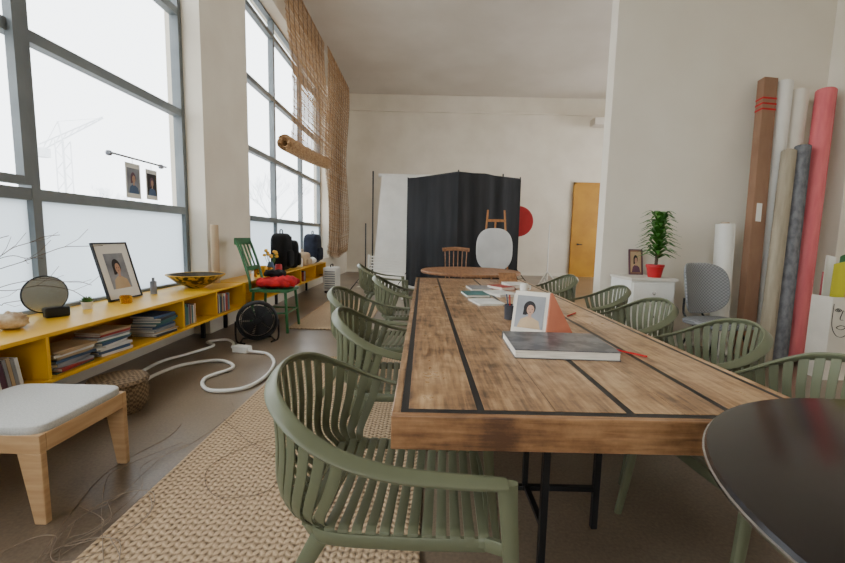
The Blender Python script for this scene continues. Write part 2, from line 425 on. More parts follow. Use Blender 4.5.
def tree(loc,h,seed,lab):
    rnd=random.Random(seed); m=M()
    def br(p,d,l,r,k):
        q=p+d*l; m.cyl(p,q,r,r*.7,n=5)
        if k==0: return
        for _ in range(3 if k>1 else 4):
            dd=(d+V((rnd.uniform(-.8,.8),rnd.uniform(-.8,.8),rnd.uniform(-.1,.5)))).normalized()
            br(p.lerp(q,rnd.uniform(.6,1)),dd,l*.7,r*.6,k-1)
    br(V((0,0,0)),V((0,0,1)),h*.36,h*.02,5)
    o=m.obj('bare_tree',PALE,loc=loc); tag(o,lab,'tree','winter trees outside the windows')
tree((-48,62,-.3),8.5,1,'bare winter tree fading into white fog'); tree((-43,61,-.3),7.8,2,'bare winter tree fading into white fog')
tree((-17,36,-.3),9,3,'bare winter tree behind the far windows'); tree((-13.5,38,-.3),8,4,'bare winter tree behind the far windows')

# ---------------------------------------------------------------- rugs
def rug(name,x0,x1,y0,y1,lab):
    m=M()
    w_,h_=x1-x0,y1-y0
    m.b2((-w_/2,-h_/2,0),(w_/2,h_/2,.014))
    for sx in(-1,1): m.sweep([(sx*w_/2,-h_/2,.009),(sx*w_/2,h_/2,.009)],(1,0,0),.014,.008)
    for sy in(-1,1): m.sweep([(-w_/2,sy*h_/2,.009),(w_/2,sy*h_/2,.009)],(0,1,0),.014,.008)
    o=m.obj(name,RUG,loc=((x0+x1)/2,(y0+y1)/2,.001)); tag(o,lab,'rug')
rug('sisal_rug',-1.27,.0,.55,4.05,'large braided beige sisal rug under the green chairs')
rug('sisal_rug',-1.75,-.75,5.3,7.7,'smaller flat beige sisal rug on concrete floor')

# ---------------------------------------------------------------- main table
T=thing('dining_table','long weathered oak plank table with black inlay lines','table',(.57,3.05,0))
X0,X1,Y0,Y1=-.65,.65,-1.95,1.95
zt,zb=.75,.65
m=M()
edges=[(-.602,-.402),(-.380,-.172),(-.170,.036),(.060,.206),(.208,.345),(.369,.602)]
for a,b in edges: m.b2((a,Y0+.052,zt-.03),(b,Y1-.052,zt))
m.obj('table_top',TTOP,T,bevel=.001)
m=M(); m.b2((X0+.026,Y0+.026,zt-.034),(X1-.026,Y1-.026,zt-.0012))
m.obj('metal_inlay',BLACK,T)
for ya,yb in((Y0,Y0+.026),(Y1-.026,Y1)):
    M().b2((X0,ya,zb),(X1,yb,zt)).obj('end_board',TEDGE,T,bevel=.003)
for xa,xb in((X0,X0+.026),(X1-.026,X1)):
    M().b2((xa,Y0+.026,zb),(xb,Y1-.026,zt)).obj('side_board',TTOP,T,bevel=.003)
m=M(); m.b2((X0+.026,Y0+.026,zb+.02),(X1-.026,Y1-.026,zt-.036)); m.obj('table_underside',OAK,T)
for sy in(-1,1):
    for (lx,ly) in((-.10,-1.62),(.2,-1.38)):
        M().b2((lx-.013,sy*abs(ly)-.013,0),(lx+.013,sy*abs(ly)+.013,zb+.02)).obj('leg',BLACK,T,bevel=.002)
    m=M(); m.b2((-.22,sy*1.38-.011,.17),(.2,sy*1.38+.011,.192)); m.b2((-.12,sy*1.38-.011,.192),(-.098,sy*1.38+.011,zb+.02))
    m.b2((-.112,min(sy*1.62,sy*1.38),.172),(-.09,max(sy*1.62,sy*1.38),.192))
    m.b2((-.4,sy*1.5-.03,zb-.004),(.4,sy*1.5+.03,zb+.02))
    m.obj('leg_brace',BLACK,T,bevel=.002)

# ---------------------------------------------------------------- green armchair
def green_chair(loc,rz,label):
    e=thing('armchair',label,'chair',loc,rz,group='green plastic armchairs')
    half=[(.345,.290,.606),(.2,.300,.614),(.03,.308,.632),(-.12,.300,.672),(-.24,.258,.730),(-.325,.165,.785),(-.355,0,.808)]
    ctrl=half+[(x,-y,z) for x,y,z in half[-2::-1]]
    rail=cr(ctrl,8)
    N=len(rail)
    M_=M(); hints=[];ws=[]
    for i,p in enumerate(rail):
        T_=rail[min(i+1,N-1)]-rail[max(i-1,0)]
        o=V((0,0,1)).cross(T_).normalized()
        k=abs(i/(N-1)-.5)*2
        hints.append(o+V((0,0,.15+.85*(1-k))))
        ws.append(.024)
    M_.sweep(rail,hints,ws,.008,n=12)
    M_.obj('armrest_rail',GREEN,e,smooth=True)
    cum=[0]
    for a,b in zip(rail,rail[1:]): cum.append(cum[-1]+(b-a).length)
    tot=cum[-1]; ns=19; S=M()
    for k in range(ns):
        d=.44+(tot-.88)*k/(ns-1)
        i=next(j for j in range(N-1) if cum[j+1]>=d)
        f=(d-cum[i])/(cum[i+1]-cum[i]); R=rail[i].lerp(rail[i+1],f); tg=(rail[i+1]-rail[i]).normalized()
        kk=(k/(ns-1)-.5)*2
        fr=V((-.255+.11*kk*kk,0,.425)); fr.y=math.copysign(min(abs(R.y)*.83,.238),R.y)
        mid1=R.lerp(fr,.35)+V((R.x*.06,R.y*.03,-.01)); mid2=R.lerp(fr,.75)+V((R.x*.12-.01,R.y*.04,-.02))
        path=cr([R+V((0,0,-.005)),mid1,mid2,fr],5)
        n=len(path)
        S.sweep(path,tg,[.0178-.004*j/(n-1) for j in range(n)],.004,n=8)
    S.obj('backrest',GREEN,e,smooth=True)
    s=M()
    nx=15
    for k in range(nx):
        x=-.245+.54*k/(nx-1)
        hw=.262 if x>-.1 else .262*math.sqrt(max(.12,1-((x+.1)/.19)**2))
        dz=.016 if k<nx-1 else 0
        s.sweep(cr([(x,-hw,.405),(x,-hw+.012,.432),(x,-hw*.6,.432-dz*.7),(x,0,.428-dz),(x,hw*.6,.432-dz*.7),(x,hw-.012,.432),(x,hw,.405)],4),(1,0,0),.0148,.0045,n=8)
    per=[(.3,.255,.408),(.1,.262,.405),(-.1,.262,.405),(-.18,.236,.405),(-.24,.15,.405),(-.262,0,.405)]
    per=cr(per+[(x,-y,z) for x,y,z in per[-2::-1]],4)
    s.sweep(per,(0,0,1),.02,.009,n=8)
    s.sweep(cr([(.3,.255,.412),(.312,.12,.416),(.315,0,.416),(.312,-.12,.416),(.3,-.255,.412)],4),(0,0,1),.022,.009,n=8)
    s.obj('seat',GREEN,e,smooth=True)
    for sy in(-1,1):
        l=M(); path=cr([(.345,sy*.290,.610),(.355,sy*.288,.5),(.378,sy*.292,.25),(.415,sy*.300,0)],5)
        n=len(path); l.sweep(path,(1,0,0),[.027-.012*i/(n-1) for i in range(n)],[.014-.003*i/(n-1) for i in range(n)],n=10)
        l.sweep([(.355,sy*.286,.42),(.29,sy*.25,.41)],(0,0,1),.02,.01)
        l.obj('leg',GREEN,e,smooth=True)
        l=M(); path=cr([(-.15,sy*.235,.41),(-.21,sy*.255,.3),(-.3,sy*.275,.12),(-.37,sy*.285,0)],5)
        n=len(path); l.sweep(path,(1,0,0),[.028-.013*i/(n-1) for i in range(n)],[.015-.004*i/(n-1) for i in range(n)],n=10)
        l.obj('leg',GREEN,e,smooth=True)
    return e
lab='sage green plastic ribbed armchair'
C=green_chair((-.10,1.30,.014),math.radians(-3),lab+' at the long table corner')
dup(C,(-.13,2.3,.014),math.radians(3),lab+' beside the long table')
dup(C,(-.36,3.2,.014),math.radians(-6),lab+' pulled out from the long table')
dup(C,(-.17,4.42,.0),math.radians(2),lab+' beside the long table')
dup(C,(-.62,6.2,.0),math.radians(8),lab+' beside the round oak table')
for (x,y,a,t) in((1.36,1.5,184,' near the black round table'),(1.48,2.27,177,' beside the long table'),(1.48,3.05,184,' beside the long table'),(1.6,3.95,176,' beside the long table'),(1.5,5.0,186,' at the long table end')):
    dup(C,(x,y,0),math.radians(a),lab+t)

# ---------------------------------------------------------------- black round table
e=thing('round_table','glossy black round table with metal pedestal','table',(1.18,.56,0))
m=M(); m.lathe([(0,.77),(.60,.77),(.62,.776),(.625,.786),(.62,.797),(.61,.8),(0,.8)],n=80); m.obj('table_top',BLKG,e,smooth=True)
m=M(); m.lathe([(.621,.779),(.6275,.782),(.6275,.787),(.621,.790)],n=80,cap=False); m.obj('edge_band',CHROME,e,smooth=True)
m=M(); m.lathe([(0,.012),(.04,.012),(.036,.5),(.045,.74),(.14,.77),(0,.77)],n=24); m.obj('pedestal',BLACK,e,smooth=True)
m=M(); m.lathe([(0,0),(.24,0),(.24,.012),(.06,.03),(0,.03)],n=40); m.obj('base',BLACK,e,smooth=True)

# ---------------------------------------------------------------- far round table
e=thing('round_table','round oak table with dark steel legs','table',(.72,6.2,0))
m=M(); m.lathe([(0,.715),(.74,.715),(.75,.725),(.75,.745),(.74,.755),(0,.755)],n=64); m.obj('table_top',OAK,e,smooth=True)
for a in range(4):
    t=math.radians(45+90*a); M().cyl((.3*math.cos(t),.3*math.sin(t),.715),(.48*math.cos(t),.48*math.sin(t),0),.02).obj('leg',BLACK,e,smooth=True)

# ---------------------------------------------------------------- yellow shelf units
def shelf_unit(y0,y1,depth,div,label):
    x1=-2.2; x0=x1-depth; zb_,zt_=.33,.635; t=.025
    e=thing('shelf_unit',label,'shelf',(x1-depth/2,(y0+y1)/2,0),group='long low yellow shelf')
    h=(y1-y0)/2; dx=depth/2
    M().b2((-dx,-h,zt_-t),(dx,h,zt_)).obj('top_board',YEL,e,bevel=.002)
    M().b2((-dx,-h,zb_),(dx,h,zb_+t)).obj('shelf_board',YEL,e,bevel=.002)
    M().b2((-dx,-h,zb_+t),(-dx+.02,h,zt_-t)).obj('back_panel',YELD,e)  # darker yellow paints the recess shade onto the panel
    cy=(y0+y1)/2
    for y in [y0+t/2]+div+[y1-t/2]: M().b2((-dx+.02,y-cy-t/2,zb_+t),(dx-.003,y-cy+t/2,zt_-t)).obj('divider',YEL,e,bevel=.002)
    for y in (y0+.25,(y0+y1)/2,y1-.25):
        m=M(); m.b2((-dx,y-cy-.02,0),(-dx+.04,y-cy+.02,zb_)); m.b2((-dx,y-cy-.02,zb_-.03),(dx-.1,y-cy+.02,zb_))
        m.obj('bracket_leg',BLACK,e,bevel=.002)
shelf_unit(.4,5.0,.4,[1.3,2.36,3.74,4.35],'long low yellow shelf unit with open compartments under windows')
shelf_unit(5.05,9.3,.4,[6.2,7.4,8.4],'low yellow shelf unit continuing past the pier')

def book(w_,d_,t_,mat,loc,rot,label,group=None,name='book'):
    m=M(); b=.003
    m.b2((-w_/2,-d_/2,0),(w_/2,d_/2,b)); m.b2((-w_/2,-d_/2,t_-b),(w_/2,d_/2,t_)); m.b2((w_/2-b,-d_/2,b),(w_/2,d_/2,t_-b))
    o=m.obj(name,mat,loc=loc,rot=rot); tag(o,label,'book',group)
    m=M(); m.b2((-w_/2+.004,-d_/2+.004,b),(w_/2-b,d_/2-.004,t_-b)); m.obj('pages',PAGES,o)
    return o
CN=['white','charcoal','red','blue','tan','grey','teal','plum']
rb=random.Random(3)
def stack(x,y,n,z0=.356,w_=.22,d_=.3,tmin=.008,tmax=.022,group='magazines stacked in the yellow shelf',lim=.59,jit=.02,rj=.15):
    z=z0
    for k in range(n):
        t=rb.uniform(tmin,tmax); ci=rb.choice([0,1,5,5,0,4,3,2,6])
        if z+t>lim: break
        book(w_*rb.uniform(.9,1.05),d_*rb.uniform(.88,1.02),t,BM[ci],(x+rb.uniform(-.012,.012),y+rb.uniform(-jit,jit),z),(0,0,rb.uniform(-rj,rj)),'%s magazine lying in a stack on the shelf'%CN[ci],group,'magazine')
        z+=t
stack(-2.34,2.58,9); stack(-2.34,2.93,11); stack(-2.33,3.5,11)
def standing(y0,n,z0=.356,lean=0,group='books standing in the yellow shelf',x=-2.33):
    y=y0
    for k in range(n):
        t=rb.uniform(.012,.03); h=rb.uniform(.17,.215); ci=rb.randrange(8)
        z=z0+h/2*math.cos(lean)+t*abs(math.sin(lean))
        book(.17,h,t,BM[ci],(x,y+t,z),(math.radians(90)+lean,0,0),'%s book standing upright on the shelf'%CN[ci],group)
        y+=(t/math.cos(lean))+.003
standing(1.7,7,lean=.12); standing(2.0,10,lean=.16)
standing(3.78,10); standing(4.4,14)
standing(6.3,8); stack(-2.33,7.1,7); standing(7.7,7)

# ---------------------------------------------------------------- things on the shelf
ZT=.635
def shellfn(p): 
    k=1-.5*max(0,p.y/.09); r=1+.12*math.sin(18*math.atan2(p.z,p.x)); return (p.x*k*r,p.y*1.1,p.z*k*r)
m=M(); m.sup((0,0,.052),(.15,.19,.1),e=.85,n=36,fn=shellfn)
for k in range(7):
    a=k*.9; m.sup((.045*math.cos(a),-.05+.012*k,.055+.045*math.sin(a)),(.03,.03,.035),e=1,n=8)
tag(m.obj('seashell',SHELLM,loc=(-2.5,2.46,ZT),rot=(0,0,.5),smooth='all'),'spiky cream and brown seashell on the yellow shelf','seashell')
e=thing('table_mirror','round table mirror with black block base','mirror',(-2.58,2.78,ZT),math.radians(60))
M().b2((-.02,-.03,0),(.12,.03,.07)).obj('base',BLACK,e,bevel=.012)
m=M(); m.lathe([(0,-.006),(.122,-.006),(.125,0),(.122,.006),(0,.006)],c=(0,.014,.162),rot=(math.pi/2,0,0),n=48); m.obj('mirror_glass',MIRROR,e,smooth=True)
m=M(); m.tube([(.126*math.cos(a),.014,.162+.126*math.sin(a)) for a in [2*math.pi*k/48 for k in range(48)]],.005,closed=True); m.obj('rim',BLACK,e,smooth=True)
e=thing('potted_succulent','tiny succulent in small white ceramic pot','plant',(-2.6,3.14,ZT))
m=M(); m.lathe([(0,0),(.028,0),(.038,.055),(.034,.055),(.03,.048),(0,.048)]); m.obj('pot',CREAM,e,smooth=True)
m=M()
for k in range(22):
    a=k*2.4; r=.012+.02*(k/22); p=V((0,0,.045)); q=p+V((r*1.6*math.cos(a),r*1.6*math.sin(a),.055-.03*k/22))
    m.sweep([p,p.lerp(q,.6),q],None,[.006,.009,.001],[.004,.005,.001],round_=True)
m.obj('leaves',LEAF,e,smooth=True)

def portrait(m,w_,h_,y,bg=1,skin=2,dark=3,cloth=4):
    m.mi=bg; m.poly([(-w_/2,y,-h_/2),(w_/2,y,-h_/2),(w_/2,y,h_/2),(-w_/2,y,h_/2)])
    m.mi=cloth; m.poly([(-w_*.40,y-.001,-h_/2),(w_*.42,y-.001,-h_/2),(w_*.34,y-.001,-h_*.26),(w_*.1,y-.001,-h_*.16),(-w_*.08,y-.001,-h_*.14),(-w_*.30,y-.001,-h_*.24)])
    m.mi=dark; m.disc((-w_*.02,h_*.13),w_*.21,h_*.21,y=y-.0015); m.poly([(-w_*.22,y-.0015,h_*.12),(-w_*.24,y-.0015,-h_*.1),(-w_*.1,y-.0015,-h_*.1),(-w_*.1,y-.0015,h_*.1)])
    m.mi=skin; m.disc((w_*.015,h_*.07),w_*.13,h_*.15,y=y-.002); m.poly([(-w_*.05,y-.0018,-h_*.18),(w_*.07,y-.0018,-h_*.18),(w_*.06,y-.0018,0),(-w_*.04,y-.0018,0)])
    m.mi=dark
    for sx in(-.045,.075): m.disc((w_*sx,h_*.09),w_*.02,h_*.011,n=10,y=y-.0024)
    m.disc((w_*.015,-h_*.005),w_*.035,h_*.009,n=10,y=y-.0024)
def frame_boards(e,W_,H_,t,mat,d=.02):
    m=M()
    for a,b in(((-W_/2,0,0),(-W_/2+t,d,H_)),((W_/2-t,0,0),(W_/2,d,H_)),((-W_/2+t,0,0),(W_/2-t,d,t)),((-W_/2+t,0,H_-t),(W_/2-t,d,H_))): m.b2(a,b)
    m.obj('frame',mat,e)
e=thing('framed_picture','black framed portrait print leaning on the window','picture',(-2.66,3.66,ZT),rot=(math.radians(-15),0,math.radians(90)))
W_,H_=.41,.52
frame_boards(e,W_,H_,.014,BLACK)
m=M(); m.b2((-W_/2+.014,.008,.014),(W_/2-.014,.016,H_-.014)); m.obj('mat_board',PAPER,e)
m=M(); portrait(m,.23,.32,0,bg=0,skin=1,dark=2,cloth=3); m.obj('print',[PRC,SKIN,PRB,KRAFTL],e,loc=(0,.006,H_/2),nf=False)
for (x,y,r,h) in((-2.5,3.42,.045,.06),(-2.58,3.52,.04,.05)):
    m=M(); m.lathe([(0,0),(r*.9,0),(r,.01),(r,h),(r*.85,h),(r*.85,.01),(0,.008)])
    tag(m.obj('glass_jar',GLASSY,loc=(x,y,ZT),smooth=True),'small amber glass jar on the yellow shelf','jar','amber glass jars')
m=M(); m.lathe([(0,0),(.028,0),(.028,.12),(.024,.125),(.012,.13),(.012,.16),(0,.16)])
tag(m.obj('bottle',PRC,loc=(-2.62,3.96,ZT),smooth=True),'slim grey cylindrical bottle on the yellow shelf','bottle')
m=M(); m.lathe([(0,0),(.08,0),(.09,.012),(.19,.06),(.285,.135),(.295,.145)],n=56,cap=False); m.mi=2; m.lathe([(.295,.145),(.292,.15),(.28,.147)],n=56,cap=False); m.mi=1; m.lathe([(.28,.147),(.185,.078),(.085,.026),(0,.022)],n=56,cap=False)
tag(m.obj('bowl',[GOLD,BOWLIN,YEL],loc=(-2.5,4.5,ZT),smooth=True),'wide shallow gold and black bowl with dark interior','bowl')
m=M(); m.lathe([(.036,0),(.046,0),(.046,.70),(.036,.70),(.036,.002)],cap=False)
tag(m.obj('cardboard_tube',KRAFTL,loc=(-2.5,4.93,ZT),smooth=True),'upright cardboard tube standing on the yellow shelf','tube')
e=thing('branch_vase','grey vase holding bare curly twigs','vase',(-2.5,2.06,ZT))
m=M(); m.lathe([(0,0),(.06,0),(.085,.07),(.06,.17),(.035,.22),(.042,.25),(.035,.25),(.028,.22),(0,.05)]); m.obj('vase',FELT,e,smooth=True)
m=M(); rt=random.Random(11)
for k in range(7):
    p=V((0,0,.2)); d=V((rt.uniform(-.12,.2),rt.uniform(.5,1.0),rt.uniform(.1,.6))).normalized(); pts=[p.copy()]
    for j in range(8):
        d=(d+V((rt.uniform(-.2,.15),rt.uniform(-.2,.3),rt.uniform(-.38,.25)))).normalized(); p=p+d*.115
        if p.x<-.24: p.x=-.24
        if p.z<.12: p.z=.12
        if p.z>.62: p.z=.62
        pts.append(p.copy())
        if j in(3,5):
            q=p.copy(); dd=(d+V((rt.uniform(-.3,.6),rt.uniform(-.6,.6),rt.uniform(-.2,.8)))).normalized()
            m.tube([q,q+dd*.1,q+dd*.17+V((0,0,.03))],.0014,n=5)
    m.tube(cr(pts,3),.0024,n=5)
m.obj('twigs',TWIG,e)
for i,(y,z,w_,h_,bg,lb) in enumerate(((4.02,1.72,.20,.33,PRC,'photo print of a face taped inside the window'),(4.29,1.715,.17,.3,PRB,'dark photo print taped inside the window'))):
    e=thing('photo_print',lb,'photo',(-2.80,y,z),math.radians(90),group='prints hung on the window')
    M().box((0,.004,0),(w_,.004,h_)).obj('card',PAPER,e)
    m=M(); portrait(m,w_*.84,h_*.72,0,bg=0,skin=1,dark=2,cloth=3); m.obj('print',[bg,SKIN,BM[7],BM[3]],e,loc=(0,.0015,.0),nf=False)
    m=M(); m.tube([(0,.003,h_/2),(0,.003,h_/2+.05)],.002,n=5); m.obj('string',BLACK,e)
m=M(); m.cyl((0,-.38,0),(0,.42,0),.009); m.sup((-.03,-.35,0),(.05,.05,.05),e=.8,n=10); m.sup((-.03,.38,0),(.05,.05,.05),e=.8,n=10)
tag(m.obj('hanging_rod',PRC,loc=(-2.79,4.1,1.93),smooth=True),'thin grey rod stuck to the window glass','rod')

# ---------------------------------------------------------------- stool
e=thing('footstool','low birch plywood footstool with off-white cushion','stool',(-1.85,1.86,0))
hx,hy,ht=.28,.25,.395
for sx in(-1,1):
    for sy in(-1,1):
        m=M()
        def corner(z,wx,wy):
            cx,cy=sx*hx,sy*hy
            return [(cx,cy,z),(cx-sx*wx,cy,z),(cx-sx*wx,cy-sy*wy,z),(cx,cy-sy*wy,z)]
        m.hexa(corner(0,.05,.03),corner(ht-.08,.1,.03)); m.obj('leg',PLY,e,bevel=.004)
m=M()
m.b2((-hx,-hy,ht-.08),(hx,-hy+.03,ht)); m.b2((-hx,hy-.03,ht-.08),(hx,hy,ht)); m.b2((-hx,-hy+.03,ht-.08),(-hx+.03,hy-.03,ht)); m.b2((hx-.03,-hy+.03,ht-.08),(hx,hy-.03,ht))
m.b2((-hx+.03,-hy+.03,ht-.03),(hx-.03,hy-.03,ht-.01))
m.obj('seat_frame',PLY,e,bevel=.003)
m=M(); m.sup((0,0,ht+.015),(.56,.5,.048),e=.25,n=40); m.obj('cushion',GREYC,e,smooth='all')

e=thing('lidded_basket','round woven seagrass basket with flat lid','basket',(-2.09,2.74,0))
m=M(); m.lathe([(0,0),(.14,0),(.168,.05),(.178,.14),(.165,.2),(0,.2)],n=40); m.obj('basket_body',BASK,e,smooth=True)
m=M(); m.lathe([(0,.2),(.178,.2),(.183,.215),(.172,.235),(.1,.25),(0,.256)],n=40); m.obj('lid',BASK,e,smooth=True)

# ---------------------------------------------------------------- green chair with red cloth
e=thing('painted_chair','green painted wooden chair pushed against yellow shelf','chair',(-1.92,5.3,0))
M().sup((0,0,.53),(.5,.5,.04),e=.2,n=32).obj('seat',DGREEN,e,smooth=True)
for sx in(-1,1):
    for sy in(-1,1): M().tube([(sx*.2,sy*.2,.52),(sx*.235,sy*.24,0)],.018).obj('leg',DGREEN,e,smooth=True)
m=M()
m.tube([(.22,.22,.25),(.22,-.22,.25)],.011); m.tube([(-.22,.22,.25),(-.22,-.22,.25)],.011)
m.tube([(.22,-.22,.25),(-.22,-.22,.25)],.011); m.tube([(.22,.22,.25),(-.22,.22,.25)],.011)
m.obj('crossbars',DGREEN,e,smooth=True)
m=M()
for sy in(-1,1): m.sweep(cr([(-.235,sy*.2,.53),(-.25,sy*.2,.68),(-.33,sy*.2,.95),(-.41,sy*.2,1.17)],5),(0,1,0),.022,.014)
m.sweep([(-.405,-.22,1.14),(-.405,.22,1.14)],(0,0,1),.045,.014)
m.sweep([(-.29,-.2,.80),(-.29,.2,.80)],(0,0,1),.03,.012)
for k in range(3): m.sweep([(-.29,-.1+.1*k,.8),(-.40,-.1+.1*k,1.12)],(0,1,0),.02,.008)
m.obj('backrest',DGREEN,e,smooth=True)
def clothfn(p):
    return (p.x*(1+.1*math.sin(9*p.y*6)),p.y*(1+.1*math.sin(8*p.x*7)),p.z+.018*math.sin(p.x*38+p.y*12)*math.cos(p.y*31))
m=M(); m.sup((0,0,.07),(.48,.46,.11),e=.6,n=48,fn=clothfn); m.sup((.1,-.05,.1),(.26,.34,.1),e=.8,n=32,fn=clothfn)
tag(m.obj('cloth',REDC,loc=(-1.88,5.3,.552),smooth='all'),'crumpled red cloth heaped on green painted chair','cloth')
m=M(); m.sup((0,0,.04),(.26,.2,.08),e=.6,n=28,fn=clothfn)
tag(m.obj('pouch',BLKF,loc=(-1.94,5.36,.69),smooth='all'),'small black pouch lying on the red cloth','pouch')

# ---------------------------------------------------------------- floor fan
e=thing('floor_fan','round black floor fan with wire cage','fan',(-1.90,4.66,0),.42)
m=M()
R=.21
for dy in(-.06,.0,.06):
    m.tube([(R*math.cos(a),dy*.6,R*math.sin(a)+.245) for a in [2*math.pi*k/40 for k in range(40)]],.018,closed=True)
for dy in(-.06,.06):
    for r in(.04,.06,.08,.1,.12,.14,.16,.18): m.tube([(r*math.cos(a),dy,r*math.sin(a)+.245) for a in [2*math.pi*k/32 for k in range(32)]],.0035,closed=True,n=5)
    for k in range(12):
        a=2*math.pi*k/12; m.tube([(.03*math.cos(a),dy*1.1,.03*math.sin(a)+.245),(.15*math.cos(a),dy,.15*math.sin(a)+.245),(R*math.cos(a),dy*.6,R*math.sin(a)+.245)],.0025,n=5)
m.obj('cage',BLACK,e,smooth=True)
m=M()
for k in range(5):
    a=2*math.pi*k/5
    m.grid(lambda u,v:((.03+.14*u)*math.cos(a+.55*(v-.5)*2.0),.03*(v-.5),(.03+.14*u)*math.sin(a+.55*(v-.5)*2.0)+.245),6,4)
m.obj('blades',BM[1],e,solid=.003)
m=M(); m.lathe([(0,-.05),(.045,-.05),(.05,0),(.045,.05),(0,.06)],c=(0,0,.245),rot=(math.pi/2,0,0)); m.obj('motor_hub',BLACK,e,smooth=True)
m=M(); m.tube(cr([(-.14,-.13,.012),(-.225,0,.02),(-.23,0,.245)],5),.011); m.tube(cr([(.14,-.13,.012),(.225,0,.02),(.23,0,.245)],5),.011); m.tube([(-.18,-.05,.012),(-.16,.13,.012),(.16,.13,.012),(.18,-.05,.012)],.011)
m.obj('stand',BLACK,e,smooth=True)

# ---------------------------------------------------------------- hose and cables
m=M()
m.tube(cr([(-2.42,3.3,.02),(-2.46,3.75,.02),(-2.36,4.02,.02),(-2.26,4.35,.02),(-2.4,4.5,.02),(-2.25,4.62,.02),(-2.10,4.48,.02),(-2.02,4.28,.03)],8),.015,n=10)
tag(m.obj('white_hose',WHITE,smooth=True),'short thick white cable running under the shelf','cable')
e=thing('power_hose','thick white power cable looping over the concrete floor','cable',(0,0,0))
m=M(); m.tube(cr([(-1.78,4.14,.03),(-1.58,4.1,.018),(-1.40,3.8,.018),(-1.34,3.4,.018),(-1.42,3.14,.018),(-1.66,3.1,.018),(-1.82,3.35,.018),(-1.72,3.65,.018),(-1.95,3.85,.018),(-2.2,3.7,.018),(-2.28,3.4,.018),(-2.25,3.1,.018)],8),.0155,n=10); m.obj('cord',WHITE,e,smooth=True)
m=M(); m.b2((-.09,-.05,0),(.09,.05,.07)); m.b2((-.115,-.025,.015),(.115,.025,.05)); m.obj('connector_box',WHITE,e,loc=(-1.88,4.2,.0),rot=(0,0,-.3),bevel=.012)
rc=random.Random(8)
for k in range(6):
    pts=[]; ox=-.14+.055*k
    base=[(-1.50,2.95),(-1.42,2.6),(-1.42,2.3),(-1.46,2.05),(-1.42,1.8),(-1.38,1.6),(-1.42,1.4),(-1.40,1.2),(-1.34,1.02),(-1.22,.9)]
    for j,(x,y) in enumerate(base[rc.randint(0,4):]): pts.append((x+ox*rc.uniform(.2,1.6)+rc.uniform(-.10,.10),y+rc.uniform(-.1,.1),.003+.0035*k))
    pts=[(x,y,z+(.014 if x>-1.32 else 0)) for x,y,z in pts]
    if k%2==0:
        cx,cy=rc.uniform(-1.5,-1.25),rc.uniform(1.2,1.7); sx_=rc.uniform(.1,.2)
        pts=pts[:3]+[(cx+sx_*math.cos(a),cy+.22*math.sin(a),.02+.0035*k) for a in [j*1.1 for j in range(8)]]
    tag(M().tube(cr(pts,6),.0018,n=6).obj('cable',WIRE,smooth=True),'thin tan cable snaking along the rug edge','cable','loose cables on the floor')
m=M(); m.tube(cr([(-1.3,2.6,.02),(-1.0,2.3,.02),(-.75,2.1,.02),(-.72,1.85,.02),(-.95,1.8,.02),(-1.1,2.05,.02),(-.9,2.35,.02),(-.6,2.45,.02)],8),.0015,n=6)
tag(m.obj('cable',TWIG,smooth=True),'thin brown cable looping across the sisal rug','cable','loose cables on the floor')

# ---------------------------------------------------------------- far shelf things
def bag(loc,size,mat,label,rz=0):
    e=thing('bag',label,'bag',loc,rz)
    m=M(); m.sup((0,0,size[2]/2),size,e=.45,n=32); m.obj('body',mat,e,smooth='all')
    m=M(); m.sup((size[0]*.48,0,size[2]*.32),(size[0]*.35,size[1]*.7,size[2]*.45),e=.45,n=24); m.obj('front_pocket',mat,e,smooth='all')
    m=M(); m.tube(cr([(0,-.06,size[2]*.97),(0,-.05,size[2]+.05),(0,.05,size[2]+.05),(0,.06,size[2]*.97)],5),.01); m.obj('handle',mat,e,smooth=True)
bag((-2.38,6.9,ZT),(.28,.4,.62),BLKF,'black camera backpack standing on the yellow shelf')
bag((-2.38,7.4,ZT),(.26,.4,.5),BLKF,'smaller black equipment bag on the yellow shelf',.2)
bag((-2.38,8.85,ZT),(.3,.55,.62),NAVY,'navy cloth bag slumped on the yellow shelf')
bag((-2.36,8.0,ZT),(.26,.4,.26),KRAFTL,'tan canvas pouch standing on the yellow shelf')
m=M(); m.sup((0,0,.075),(.34,.34,.12),e=.6,n=28,fn=clothfn); tag(m.obj('towel',PAPER,loc=(-2.38,8.42,ZT),smooth='all'),'folded white towel on the yellow shelf','towel')
for (y,mt,h,lb) in((5.75,GLASSY,.12,'amber glass jar'),(5.95,YEL,.14,'yellow tin can'),(6.2,GLASSY,.1,'amber glass jar'),(6.58,REDP,.12,'red tin can'),(7.72,WHITE,.16,'white plastic jar')):
    m=M(); m.lathe([(0,0),(.05,0),(.055,.01),(.055,h*.8),(.045,h),(.038,h),(.04,h*.8),(0,.015)])
    tag(m.obj('jar',mt,loc=(-2.32,y,ZT),smooth=True),lb+' on the far yellow shelf','jar')
e=thing('flower_vase','yellow flowers in a small glass vase','vase',(-2.38,6.4,ZT))
m=M(); m.lathe([(0,0),(.05,0),(.06,.08),(.035,.17),(.03,.17),(.03,.1),(0,.02)]); m.obj('vase',BM[3],e,smooth=True)
m=M(); 
for k in range(11):
    a=k*2.4; q=V((.09*math.cos(a),.09*math.sin(a),.3+.05*math.sin(k*3))); m.mi=1; m.tube([(0,0,.12),q*.6,q],.003,n=5); m.mi=0; m.sup(q,(.06,.06,.045),e=1,n=10)
m.obj('flowers',[YEL,LEAF],e,smooth=True)
e=thing('heater_box','white portable heater box beside the shelf end','heater',(-1.98,8.9,0))
M().b2((-.15,-.2,.04),(.15,.2,.55)).obj('body',WHITE,e,bevel=.03)
m=M()
for k in range(8): m.b2((-.11,-.21,.1+.05*k),(.11,-.2,.12+.05*k))
m.obj('grille',PRC,e)
